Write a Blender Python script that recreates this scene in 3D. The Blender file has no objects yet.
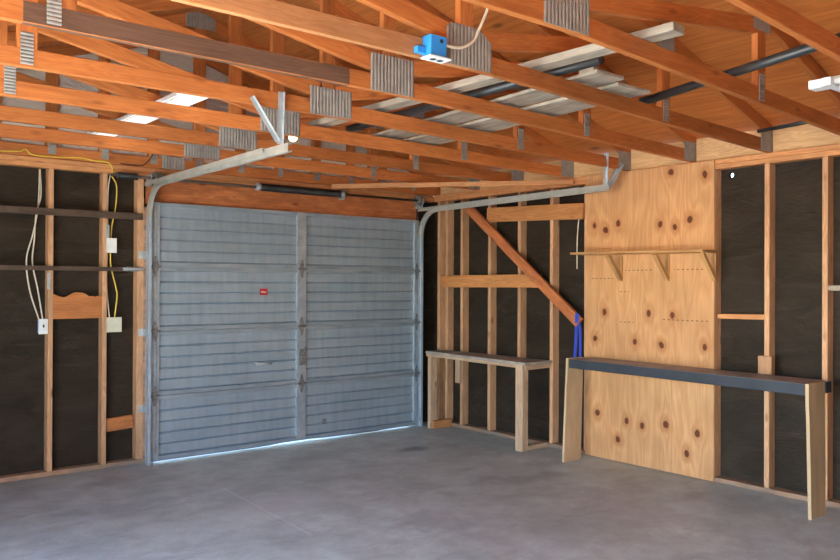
import bpy, bmesh, math, random
from mathutils import Vector, Matrix
random.seed(7)
SC = bpy.context.scene
COL = SC.collection
PI = math.pi

# ------------------------------------------------------------------ helpers
def link(name, me, mat=None, parent=None, M=None, smooth=False):
    o = bpy.data.objects.new(name, me)
    COL.objects.link(o)
    mats = mat if isinstance(mat, (list, tuple)) else ([mat] if mat else [])
    for m in mats:
        me.materials.append(m)
    M = M if M is not None else Matrix.Identity(4)
    if parent is not None:
        o.parent = parent
        M = WORLD[parent.name].inverted() @ M
        WORLD[o.name] = WORLD[parent.name] @ M
    else:
        WORLD[o.name] = M.copy()
    o.matrix_basis = M
    if smooth:
        for p in me.polygons:
            p.use_smooth = True
    return o
WORLD = {}

def tag(o, label=None, cat=None, group=None, kind=None):
    if label: o['label'] = label
    if cat: o['category'] = cat
    if group: o['group'] = group
    if kind: o['kind'] = kind
    return o

def empty(name, loc, label, cat, group=None):
    o = bpy.data.objects.new(name, None)
    o.empty_display_size = 0.1
    COL.objects.link(o)
    o.location = loc
    WORLD[o.name] = Matrix.Translation(loc)
    return tag(o, label, cat, group)

def mesh_from_bm(bm, name='m'):
    me = bpy.data.meshes.new(name)
    bm.normal_update()
    bm.to_mesh(me); bm.free()
    return me

def bm_box(bm, c, s, bev=0.0, M=None):
    r = bmesh.ops.create_cube(bm, size=1.0)
    vs = r['verts']
    for v in vs:
        v.co = Vector((v.co.x * s[0] + c[0], v.co.y * s[1] + c[1], v.co.z * s[2] + c[2]))
    if bev > 0:
        es = list({e for v in vs for e in v.link_edges})
        r2 = bmesh.ops.bevel(bm, geom=es, offset=bev, segments=1, profile=0.5, affect='EDGES')
        vs = list({v for f in r2['faces'] for v in f.verts} | {v for v in vs if v.is_valid})
    if M is not None:
        for v in vs:
            if v.is_valid: v.co = M @ v.co
    return vs

def box(name, c, s, mat, parent=None, bev=0.002, M=None):
    """a box with its own origin at its centre, axes along the world unless M rotates it"""
    bm = bmesh.new(); bm_box(bm, (0, 0, 0), s, bev)
    return link(name, mesh_from_bm(bm, name), mat, parent, Matrix.Translation(c) @ (M or Matrix.Identity(4)))

def frame(p0, p1, up=(0, 0, 1)):
    p0, p1 = Vector(p0), Vector(p1)
    x = (p1 - p0).normalized(); up = Vector(up)
    if abs(x.dot(up)) > 0.98: up = Vector((0, 1, 0))
    y = up.cross(x).normalized(); z = x.cross(y)
    M = Matrix((x, y, z)).transposed().to_4x4()
    M.translation = (p0 + p1) / 2
    return M, (p1 - p0).length

def beam(name, p0, p1, w, h, mat, parent=None, up=(0, 0, 1), bev=0.003):
    """a stick from p0 to p1: grain along its local X, w across, h towards up"""
    M, L = frame(p0, p1, up)
    bm = bmesh.new(); bm_box(bm, (0, 0, 0), (L, w, h), bev)
    return link(name, mesh_from_bm(bm, name), mat, parent, M)

def prism(name, pts, axis, a0, a1, mat, parent=None, M=None):
    """closed polygon pts extruded along axis from a0 to a1"""
    bm = bmesh.new()
    def P(p, a):
        if axis == 'x': return (a, p[0], p[1])
        if axis == 'y': return (p[0], a, p[1])
        return (p[0], p[1], a)
    A = [bm.verts.new(P(p, a0)) for p in pts]; B = [bm.verts.new(P(p, a1)) for p in pts]
    n = len(pts)
    bm.faces.new(A); bm.faces.new(B[::-1])
    for i in range(n):
        bm.faces.new((A[i], B[i], B[(i + 1) % n], A[(i + 1) % n]))
    bmesh.ops.recalc_face_normals(bm, faces=bm.faces[:])
    return link(name, mesh_from_bm(bm, name), mat, parent, M)

def cat_rom(pts, n=8):
    pts = [Vector(p) for p in pts]
    if len(pts) < 3: return pts
    ext = [2 * pts[0] - pts[1]] + pts + [2 * pts[-1] - pts[-2]]
    out = []
    for i in range(1, len(ext) - 2):
        p0, p1, p2, p3 = ext[i - 1:i + 3]
        for k in range(n):
            t = k / n
            out.append(0.5 * ((2 * p1) + (p2 - p0) * t + (2 * p0 - 5 * p1 + 4 * p2 - p3) * t * t + (3 * p1 - p0 - 3 * p2 + p3) * t ** 3))
    out.append(pts[-1])
    return out

def bm_tube(bm, path, r, seg=8):
    path = [Vector(p) for p in path]
    rings = []; nrm = None
    for i, p in enumerate(path):
        t = (path[min(i + 1, len(path) - 1)] - path[max(i - 1, 0)]).normalized()
        if nrm is None:
            a = Vector((0, 0, 1)) if abs(t.z) < 0.9 else Vector((1, 0, 0))
            nrm = t.cross(a).normalized()
        else:
            nrm = (nrm - t * nrm.dot(t)).normalized()
        b = t.cross(nrm)
        rr = r[i] if isinstance(r, (list, tuple)) else r
        rings.append([bm.verts.new(p + (nrm * math.cos(2 * PI * k / seg) + b * math.sin(2 * PI * k / seg)) * rr) for k in range(seg)])
    for A, B in zip(rings, rings[1:]):
        for k in range(seg):
            bm.faces.new((A[k], B[k], B[(k + 1) % seg], A[(k + 1) % seg]))
    bm.faces.new(rings[0]); bm.faces.new(rings[-1][::-1])

def tube(name, path, r, mat, parent=None, seg=8, smooth=True, n=8):
    bm = bmesh.new(); bm_tube(bm, cat_rom(path, n), r, seg)
    bmesh.ops.recalc_face_normals(bm, faces=bm.faces[:])
    return link(name, mesh_from_bm(bm, name), mat, parent, None, smooth)

def cyl(name, p0, p1, r, mat, parent=None, seg=16):
    bm = bmesh.new(); bm_tube(bm, [p0, p1], r, seg)
    bmesh.ops.recalc_face_normals(bm, faces=bm.faces[:])
    me = mesh_from_bm(bm, name)
    for p in me.polygons: p.use_smooth = len(p.vertices) == 4
    return link(name, me, mat, parent)

def bm_sweep(bm, prof, path, side=Vector((1, 0, 0))):
    """closed profile (a along side, b along side x tangent) swept along a planar path perpendicular to side"""
    path = [Vector(p) for p in path]; rings = []
    for i, p in enumerate(path):
        t = (path[min(i + 1, len(path) - 1)] - path[max(i - 1, 0)]).normalized()
        b = side.cross(t).normalized()
        rings.append([bm.verts.new(p + side * q[0] + b * q[1]) for q in prof])
    n = len(prof)
    for A, B in zip(rings, rings[1:]):
        for k in range(n):
            bm.faces.new((A[k], B[k], B[(k + 1) % n], A[(k + 1) % n]))
    bm.faces.new(rings[0]); bm.faces.new(rings[-1][::-1])
    bmesh.ops.recalc_face_normals(bm, faces=bm.faces[:])

def angle_profile(a, b, t):      # an L of legs a (along first axis) and b
    return [(0, 0), (a, 0), (a, t), (t, t), (t, b), (0, b)]

def angle_iron(name, p0, p1, a, b, mat, parent=None, up=(0, 0, 1), t=0.003):
    M, L = frame(p0, p1, up)
    bm = bmesh.new()
    prof = angle_profile(a, b, t)
    A = [bm.verts.new((-L / 2, q[0] - a / 2, q[1] - b / 2)) for q in prof]
    B = [bm.verts.new((L / 2, q[0] - a / 2, q[1] - b / 2)) for q in prof]
    bm.faces.new(A); bm.faces.new(B[::-1])
    for i in range(6):
        bm.faces.new((A[i], B[i], B[(i + 1) % 6], A[(i + 1) % 6]))
    bmesh.ops.recalc_face_normals(bm, faces=bm.faces[:])
    return link(name, mesh_from_bm(bm, name), mat, parent, M)

# ------------------------------------------------------------------ materials
def nt(name):
    m = bpy.data.materials.new(name); m.use_nodes = True
    n = m.node_tree; n.nodes.clear()
    out = n.nodes.new('ShaderNodeOutputMaterial'); b = n.nodes.new('ShaderNodeBsdfPrincipled')
    n.links.new(b.outputs[0], out.inputs[0])
    return m, n, b

def N(n, t, **kw):
    x = n.nodes.new(t)
    for k, v in kw.items():
        if k.startswith('i_'):
            key = k[2:]; x.inputs[int(key) if key.isdigit() else key.replace('_', ' ')].default_value = v
        else: setattr(x, k, v)
    return x

def math_n(n, op, a, b=None, clamp=False):
    x = n.nodes.new('ShaderNodeMath'); x.operation = op; x.use_clamp = clamp
    for i, v in enumerate((a, b)):
        if v is None: continue
        if isinstance(v, (int, float)): x.inputs[i].default_value = v
        else: n.links.new(v, x.inputs[i])
    return x.outputs[0]

def mix(n, fac, a, b, mode='MIX'):
    x = n.nodes.new('ShaderNodeMix'); x.data_type = 'RGBA'; x.blend_type = mode
    if isinstance(fac, (int, float)): x.inputs[0].default_value = fac
    else: n.links.new(fac, x.inputs[0])
    for i, v in ((6, a), (7, b)):
        if isinstance(v, tuple): x.inputs[i].default_value = v if len(v) == 4 else (*v, 1)
        else: n.links.new(v, x.inputs[i])
    return x.outputs[2]

def ramp(n, src, stops):
    r = n.nodes.new('ShaderNodeValToRGB')
    e = r.color_ramp.elements
    e[0].position, e[0].color = stops[0][0], (*stops[0][1], 1)
    e[1].position, e[1].color = stops[-1][0], (*stops[-1][1], 1)
    for p, c in stops[1:-1]:
        q = e.new(p); q.color = (*c, 1)
    n.links.new(src, r.inputs[0])
    return r.outputs[0]

def g3(v): return (v, v, v)

def coords(n, scale=(1, 1, 1), rnd=40.0):
    """object coordinates shifted by a per-object random amount, scaled"""
    tc = N(n, 'ShaderNodeTexCoord'); oi = N(n, 'ShaderNodeObjectInfo')
    k = math_n(n, 'MULTIPLY', oi.outputs['Random'], rnd)
    cb = N(n, 'ShaderNodeCombineXYZ')
    for i in range(3): n.links.new(k, cb.inputs[i])
    ad = N(n, 'ShaderNodeVectorMath', operation='ADD')
    n.links.new(tc.outputs['Object'], ad.inputs[0]); n.links.new(cb.outputs[0], ad.inputs[1])
    mp = N(n, 'ShaderNodeMapping'); mp.inputs['Scale'].default_value = scale
    n.links.new(ad.outputs[0], mp.inputs[0])
    return mp.outputs[0], ad.outputs[0], oi.outputs['Random']

def noise(n, vec, scale, detail=4, rough=0.55, dist=0.0):
    x = N(n, 'ShaderNodeTexNoise')
    x.inputs['Scale'].default_value = scale; x.inputs['Detail'].default_value = detail
    x.inputs['Roughness'].default_value = rough; x.inputs['Distortion'].default_value = dist
    n.links.new(vec, x.inputs['Vector'])
    return x.outputs['Fac']

def bump(n, b, h, s=0.3, d=0.01):
    x = N(n, 'ShaderNodeBump'); x.inputs['Strength'].default_value = s; x.inputs['Distance'].default_value = d
    n.links.new(h, x.inputs['Height']); n.links.new(x.outputs[0], b.inputs['Normal'])

def wood(name, dark, lite, rough=0.62, var=0.22, knots=0.7, grain=1.0, dirt=None, dirt_amt=0.0):
    m, n, b = nt(name)
    v, raw, rnd = coords(n, (0.9, 11, 11))
    a = noise(n, v, 1.6, 3, 0.5, 0.8)
    w = math_n(n, 'FRACT', math_n(n, 'MULTIPLY', a, 9.0))
    w = math_n(n, 'ABSOLUTE', math_n(n, 'SUBTRACT', w, 0.5))          # growth rings
    v2, _, _ = coords(n, (3, 90, 90))
    f = noise(n, v2, 1.0, 3, 0.6)
    t = math_n(n, 'ADD', math_n(n, 'MULTIPLY', w, 0.75 * grain), math_n(n, 'MULTIPLY', f, 0.65))
    c = ramp(n, t, [(0.12, dark), (0.72, lite)])
    # blotches
    v3, _, _ = coords(n, (1.5, 5, 5))
    bl = noise(n, v3, 1.3, 3)
    c = mix(n, 1.0, c, ramp(n, bl, [(0.3, g3(0.78)), (0.65, g3(1.08))]), 'MULTIPLY')
    # board to board difference
    k = math_n(n, 'ADD', math_n(n, 'MULTIPLY', rnd, 2 * var), 1 - var)
    cb = N(n, 'ShaderNodeCombineXYZ')
    for i in range(3): n.links.new(k, cb.inputs[i])
    c = mix(n, 1.0, c, cb.outputs[0], 'MULTIPLY')
    # knots
    v4, _, _ = coords(n, (3.0, 9, 9))
    vo = N(n, 'ShaderNodeTexVoronoi'); vo.inputs['Scale'].default_value = 1.0
    n.links.new(v4, vo.inputs['Vector'])
    kn = ramp(n, vo.outputs['Distance'], [(0.05, g3(1)), (0.16, g3(0))])
    c = mix(n, math_n(n, 'MULTIPLY', kn, knots), c, (dark[0] * 0.35, dark[1] * 0.3, dark[2] * 0.3, 1))
    if dirt:
        v5, _, _ = coords(n, (4, 14, 14))
        d = ramp(n, noise(n, v5, 1.2, 5, 0.65), [(0.42, g3(0)), (0.68, g3(1))])
        c = mix(n, math_n(n, 'MULTIPLY', d, dirt_amt), c, dirt)
    n.links.new(c, b.inputs['Base Color'])
    b.inputs['Roughness'].default_value = rough
    b.inputs['Specular IOR Level'].default_value = 0.3
    bump(n, b, t, 0.25, 0.004)
    return m

def metal(name, dark, lite, rough=0.45, scale=(6, 6, 6), metallic=0.85, rust=None, rust_amt=0.0):
    m, n, b = nt(name)
    v, raw, rnd = coords(n, scale)
    a = noise(n, v, 2.0, 5, 0.6)
    c = ramp(n, a, [(0.3, dark), (0.7, lite)])
    if rust:
        r = ramp(n, noise(n, v, 5.0, 6, 0.7), [(0.5, g3(0)), (0.72, g3(1))])
        c = mix(n, math_n(n, 'MULTIPLY', r, rust_amt), c, rust)
    n.links.new(c, b.inputs['Base Color'])
    b.inputs['Metallic'].default_value = metallic
    n.links.new(ramp(n, a, [(0.3, g3(rough + 0.1)), (0.7, g3(rough - 0.08))]), b.inputs['Roughness'])
    return m

def plain(name, col, rough=0.5, metallic=0.0, emit=None, es=0.0, nz=0.08):
    m, n, b = nt(name)
    v, _, _ = coords(n, (9, 9, 9))
    a = noise(n, v, 2.0, 4)
    c = ramp(n, a, [(0.25, tuple(x * (1 - nz) for x in col)), (0.75, tuple(min(1, x * (1 + nz)) for x in col))])
    n.links.new(c, b.inputs['Base Color'])
    b.inputs['Roughness'].default_value = rough; b.inputs['Metallic'].default_value = metallic
    if emit:
        b.inputs['Emission Color'].default_value = (*emit, 1); b.inputs['Emission Strength'].default_value = es
    return m

M_TRUSS = wood('truss_fir', (0.37, 0.095, 0.023), (0.57, 0.195, 0.052), var=0.17, knots=0.5, grain=0.7)
M_TRUSS_DARK = wood('stained_fir', (0.10, 0.05, 0.033), (0.17, 0.088, 0.055), var=0.05, knots=0.1)
M_TRUSS_DAYLIT = wood('daylit_fir', (0.42, 0.165, 0.06), (0.58, 0.26, 0.11), var=0.06, knots=0.3)  # paler copy of the truss fir, nearby daylight painted into its colour
M_STUD = wood('stud_pine', (0.44, 0.215, 0.105), (0.67, 0.38, 0.205), var=0.14, knots=0.9)
M_PLATE_WOOD = wood('plate_pine', (0.42, 0.165, 0.06), (0.66, 0.31, 0.125), var=0.12, knots=0.6)
M_SILL = wood('sill_pine', (0.30, 0.16, 0.085), (0.48, 0.28, 0.16), var=0.15, knots=0.5, dirt=(0.20, 0.165, 0.14, 1), dirt_amt=1.0)
M_HEADER = wood('header_fir', (0.36, 0.095, 0.03), (0.57, 0.20, 0.068), var=0.03, knots=1.0, dirt=(0.25, 0.075, 0.03, 1), dirt_amt=0.8)
M_BROWN = wood('brown_plank', (0.38, 0.145, 0.045), (0.56, 0.245, 0.085), var=0.1, knots=0.6)
M_REDPLY = wood('red_plywood', (0.40, 0.125, 0.035), (0.55, 0.21, 0.068), var=0.05, knots=0.2)
M_GREYWOOD = wood('weathered_lumber', (0.34, 0.28, 0.215), (0.50, 0.43, 0.35), var=0.12, knots=0.3, grain=0.5, dirt=(0.13, 0.095, 0.07, 1), dirt_amt=0.6)
M_OLDLEG = wood('old_bench_pine', (0.44, 0.27, 0.155), (0.66, 0.46, 0.29), var=0.08, knots=0.8, dirt=(0.28, 0.20, 0.14, 1), dirt_amt=0.4)
M_BENCHTOP = wood('worn_bench_top', (0.32, 0.27, 0.225), (0.48, 0.42, 0.355), var=0.05, knots=0.2, dirt=(0.18, 0.15, 0.13, 1), dirt_amt=0.5)
M_TAN = wood('tan_board', (0.53, 0.36, 0.20), (0.63, 0.45, 0.265), var=0.04, knots=0.0, grain=0.3)
M_SHELF = wood('shelf_pine', (0.41, 0.20, 0.07), (0.57, 0.32, 0.13), var=0.06, knots=0.3)
M_EAVE = wood('eave_block_pine', (0.50, 0.27, 0.11), (0.72, 0.45, 0.22), var=0.08, knots=0.4)
M_GALV = metal('galvanised_steel', (0.36, 0.39, 0.41), (0.56, 0.60, 0.62), 0.5, (5, 5, 5), 0.55)
M_TRACK = metal('track_steel', (0.42, 0.415, 0.37), (0.56, 0.55, 0.49), 0.5, (4, 4, 4), 0.4)
M_TRACK_DAYLIT = metal('daylit_track_steel', (0.36, 0.43, 0.51), (0.50, 0.58, 0.66), 0.5, (4, 4, 4), 0.4)  # bluish daylight from the doorway put into the vertical rails' colour
M_STILE = metal('stile_steel', (0.34, 0.385, 0.42), (0.50, 0.555, 0.60), 0.5, (5, 5, 5), 0.5)
M_RAIL = metal('dull_rail_steel', (0.28, 0.335, 0.38), (0.42, 0.495, 0.555), 0.5, (2, 6, 6), 0.5)
M_PLATE = metal('gusset_steel', (0.27, 0.25, 0.23), (0.37, 0.35, 0.325), 0.55, (8, 8, 8), 0.35)
M_BLACKSTEEL = metal('black_spring_steel', (0.025, 0.025, 0.025), (0.06, 0.06, 0.062), 0.35, (8, 8, 8), 0.6)
M_RUST = metal('rusty_angle_steel', (0.06, 0.038, 0.027), (0.12, 0.08, 0.058), 0.6, (3, 12, 12), 0.35, (0.17, 0.08, 0.04, 1), 0.4)
M_DARKMETAL = metal('grimy_hinge_steel', (0.13, 0.13, 0.125), (0.36, 0.37, 0.37), 0.5, (20, 20, 20), 0.6)
M_WHITE = plain('white_plastic', (0.78, 0.78, 0.76), 0.35)
M_BEIGE = plain('ivory_plastic', (0.62, 0.60, 0.47), 0.4)
M_BLUEBOX = plain('blue_plastic', (0.03, 0.27, 0.72), 0.4)
M_CABLE = plain('cream_cable', (0.72, 0.64, 0.50), 0.5)
M_YELLOW = plain('yellow_cable', (0.72, 0.50, 0.06), 0.5)
M_BLACK = plain('black_rubber', (0.02, 0.02, 0.02), 0.6)
M_PIPE = plain('black_pipe', (0.028, 0.03, 0.032), 0.38)
M_STRAP = plain('blue_webbing', (0.025, 0.06, 0.42), 0.6)
M_RED = plain('red_sticker', (0.62, 0.03, 0.025), 0.4)
M_SLATE = plain('slate_paint', (0.085, 0.105, 0.13), 0.55, nz=0.2)
M_LAMPWHITE = plain('white_enamel', (0.82, 0.83, 0.84), 0.35)
M_DIFF = plain('lit_louvre', (0.85, 0.85, 0.8), 0.4, 0, (1.0, 0.95, 0.86), 0.55)
M_BULB = plain('lit_bulb', (0.9, 0.85, 0.75), 0.3, 0, (1.0, 0.80, 0.48), 1.2)

def mat_slate_top():
    m, n, b = nt('slate_top')
    tc = N(n, 'ShaderNodeTexCoord'); ge = N(n, 'ShaderNodeNewGeometry')
    a = noise(n, tc.outputs['Object'], 6, 5, 0.6)
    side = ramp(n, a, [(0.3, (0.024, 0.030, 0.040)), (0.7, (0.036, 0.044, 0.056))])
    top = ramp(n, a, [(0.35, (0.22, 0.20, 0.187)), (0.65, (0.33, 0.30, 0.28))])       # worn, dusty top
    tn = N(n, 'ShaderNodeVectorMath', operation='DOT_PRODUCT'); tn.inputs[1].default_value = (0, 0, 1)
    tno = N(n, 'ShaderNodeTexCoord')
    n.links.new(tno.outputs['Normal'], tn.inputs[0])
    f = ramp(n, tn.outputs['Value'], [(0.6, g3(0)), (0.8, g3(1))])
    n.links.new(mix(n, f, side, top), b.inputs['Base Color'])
    b.inputs['Roughness'].default_value = 0.6
    return m
M_SLATETOP = mat_slate_top()

def mat_felt(name, a0, a1, sheen=0.42):
    m, n, b = nt(name)
    tc = N(n, 'ShaderNodeTexCoord')
    mp = N(n, 'ShaderNodeMapping'); mp.inputs['Scale'].default_value = (1.2, 1.2, 3.0)
    n.links.new(tc.outputs['Object'], mp.inputs[0])
    big = noise(n, mp.outputs[0], 1.6, 4, 0.6, 0.8)
    fine = noise(n, mp.outputs[0], 9, 6, 0.65, 0.5)
    c = ramp(n, big, [(0.3, a0), (0.75, a1)])
    mpw = N(n, 'ShaderNodeMapping'); mpw.inputs['Scale'].default_value = (1.0, 1.0, 5.0); mpw.inputs['Rotation'].default_value = (0.3, 0.25, 0)
    n.links.new(tc.outputs['Object'], mpw.inputs[0])
    fine2 = noise(n, mpw.outputs[0], 2.2, 6, 0.7, 1.2)
    lit_wrinkles = ramp(n, fine2, [(0.56, g3(0)), (0.80, g3(1))])  # paler diagonal streaks painted in for wrinkles catching the light
    c = mix(n, math_n(n, 'MULTIPLY', lit_wrinkles, 0.5), c, (a1[0] * 2.4, a1[1] * 2.4, a1[2] * 2.4, 1))
    n.links.new(c, b.inputs['Base Color'])
    b.inputs['Roughness'].default_value = sheen
    b.inputs['Specular IOR Level'].default_value = 0.22
    b.inputs['Specular Tint'].default_value = (1.0, 0.86, 0.72, 1)
    h = math_n(n, 'ADD', big, math_n(n, 'MULTIPLY', fine, 0.35))
    bump(n, b, h, 0.5, 0.06)
    return m
M_FELT = mat_felt('black_felt_paper', (0.016, 0.0115, 0.0082), (0.042, 0.030, 0.021), 0.55)
M_GABLEPAPER = mat_felt('grey_building_paper', (0.56, 0.48, 0.40), (0.70, 0.62, 0.54), 0.7)

SPOTS = [(-1.03, -0.95, 0.2, 0.11, 0.8, (0.13, 0.145, 0.17)), (-1.1, -2.33, 0.3, 0.12, 0.4, (0.24, 0.24, 0.24)), (-0.8, -2.36, 0.28, 0.14, 0.4, (0.24, 0.24, 0.24)),
         (-3.54, -0.45, 0.35, 0.16, 0.45, (0.25, 0.25, 0.27)), (-3.75, -1.2, 0.4, 0.15, 0.4, (0.26, 0.26, 0.28)), (-2.06, -0.72, 0.3, 0.12, 0.35, (0.26, 0.26, 0.27)),
         (-1.3, -3.2, 1.0, 0.7, 0.35, (0.35, 0.35, 0.33)), (-2.3, -2.75, 0.35, 0.25, 0.4, (0.25, 0.25, 0.26)),
         (-0.45, -3.4, 0.2, 0.1, 0.35, (0.22, 0.22, 0.22)), (-2.9, -1.75, 0.5, 0.25, 0.35, (0.55, 0.56, 0.58))]
def mat_concrete(name='concrete_floor', out=False):
    m, n, b = nt(name)
    tc = N(n, 'ShaderNodeTexCoord'); v = tc.outputs['Object']
    big = noise(n, v, 0.9, 5, 0.6, 0.4); mid = noise(n, v, 4.0, 6, 0.65, 0.3); fine = noise(n, v, 60, 4, 0.7)
    c = ramp(n, big, [(0.3, (0.385, 0.445, 0.425)), (0.7, (0.52, 0.595, 0.57))])
    c = mix(n, 1.0, c, ramp(n, mid, [(0.3, g3(0.72)), (0.66, g3(1.15))]), 'MULTIPLY')
    c = mix(n, 1.0, c, ramp(n, fine, [(0.3, g3(0.9)), (0.7, g3(1.08))]), 'MULTIPLY')
    # dark oily patches, pale trowel streaks, white paint specks
    mp = N(n, 'ShaderNodeMapping'); mp.inputs['Scale'].default_value = (1.0, 2.2, 1); mp.inputs['Rotation'].default_value = (0, 0, 0.6)
    n.links.new(v, mp.inputs[0])
    st = ramp(n, noise(n, mp.outputs[0], 1.9, 6, 0.72), [(0.52, g3(0)), (0.70, g3(1))])
    c = mix(n, math_n(n, 'MULTIPLY', st, 0.45), c, (0.21, 0.21, 0.21, 1))
    pl = ramp(n, noise(n, mp.outputs[0], 3.1, 6, 0.7, 0.6), [(0.60, g3(0)), (0.75, g3(1))])
    c = mix(n, math_n(n, 'MULTIPLY', pl, 0.35), c, (0.60, 0.61, 0.61, 1))
    vo = N(n, 'ShaderNodeTexVoronoi'); vo.inputs['Scale'].default_value = 9.0
    n.links.new(v, vo.inputs['Vector'])
    sp = math_n(n, 'MULTIPLY', ramp(n, vo.outputs['Distance'], [(0.03, g3(1)), (0.05, g3(0))]), ramp(n, mid, [(0.55, g3(0)), (0.6, g3(1))]))
    c = mix(n, math_n(n, 'MULTIPLY', sp, 0.6), c, (0.75, 0.74, 0.72, 1))
    # single marks: oil spots, a damp brownish area, dusty specks, a hairline crack
    sx = N(n, 'ShaderNodeSeparateXYZ')
    gl = N(n, 'ShaderNodeVectorMath', operation='ADD'); gl.inputs[1].default_value = (-2.95, -3.6, 0) if not out else (0, 0, 0)
    n.links.new(v, gl.inputs[0]); n.links.new(gl.outputs[0], sx.inputs[0])
    wob = math_n(n, 'MULTIPLY', math_n(n, 'SUBTRACT', mid, 0.5), 1.6)
    for (cx, cy, rx, ry, st_, cl) in SPOTS:
        dx = math_n(n, 'DIVIDE', math_n(n, 'SUBTRACT', sx.outputs[0], cx), rx)
        dy = math_n(n, 'DIVIDE', math_n(n, 'SUBTRACT', sx.outputs[1], cy), ry)
        d = math_n(n, 'ADD', math_n(n, 'SQRT', math_n(n, 'ADD', math_n(n, 'MULTIPLY', dx, dx), math_n(n, 'MULTIPLY', dy, dy))), wob)
        c = mix(n, ramp(n, d, [(0.35, g3(st_)), (1.0, g3(0))]), c, (*cl, 1))
    cr = math_n(n, 'ABSOLUTE', math_n(n, 'ADD', math_n(n, 'SUBTRACT', sx.outputs[0], math_n(n, 'MULTIPLY', sx.outputs[1], 0.055)), 2.915))
    gate = math_n(n, 'MULTIPLY', math_n(n, 'LESS_THAN', cr, 0.006), math_n(n, 'MULTIPLY', math_n(n, 'GREATER_THAN', sx.outputs[1], -2.5), math_n(n, 'LESS_THAN', sx.outputs[1], -1.15)))
    c = mix(n, math_n(n, 'MULTIPLY', gate, math_n(n, 'MULTIPLY', mid, 0.9)), c, (0.72, 0.71, 0.68, 1))
    n.links.new(c, b.inputs['Base Color'])
    n.links.new(ramp(n, mid, [(0.3, g3(0.42)), (0.7, g3(0.6))]), b.inputs['Roughness'])
    b.inputs['Specular IOR Level'].default_value = 0.4
    bump(n, b, math_n(n, 'ADD', mid, math_n(n, 'MULTIPLY', fine, 0.3)), 0.12, 0.01)
    return m
M_FLOOR = mat_concrete()

def mat_door():
    m, n, b = nt('door_galvanised')
    tc = N(n, 'ShaderNodeTexCoord')
    mp = N(n, 'ShaderNodeMapping'); mp.inputs['Scale'].default_value = (0.8, 3, 5)
    n.links.new(tc.outputs['Object'], mp.inputs[0])
    a = noise(n, mp.outputs[0], 1.4, 5, 0.6, 0.3)
    mp2 = N(n, 'ShaderNodeMapping'); mp2.inputs['Scale'].default_value = (14, 3, 2)
    n.links.new(tc.outputs['Object'], mp2.inputs[0])
    s = noise(n, mp2.outputs[0], 1.2, 5, 0.65)
    c = ramp(n, a, [(0.28, (0.335, 0.425, 0.50)), (0.72, (0.435, 0.54, 0.625))])
    c = mix(n, 1.0, c, ramp(n, s, [(0.3, g3(0.88)), (0.7, g3(1.08))]), 'MULTIPLY')
    n.links.new(c, b.inputs['Base Color'])
    b.inputs['Metallic'].default_value = 0.5
    n.links.new(ramp(n, a, [(0.3, g3(0.5)), (0.7, g3(0.4))]), b.inputs['Roughness'])
    bump(n, b, s, 0.06, 0.004)
    return m
M_DOOR = mat_door()

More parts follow.
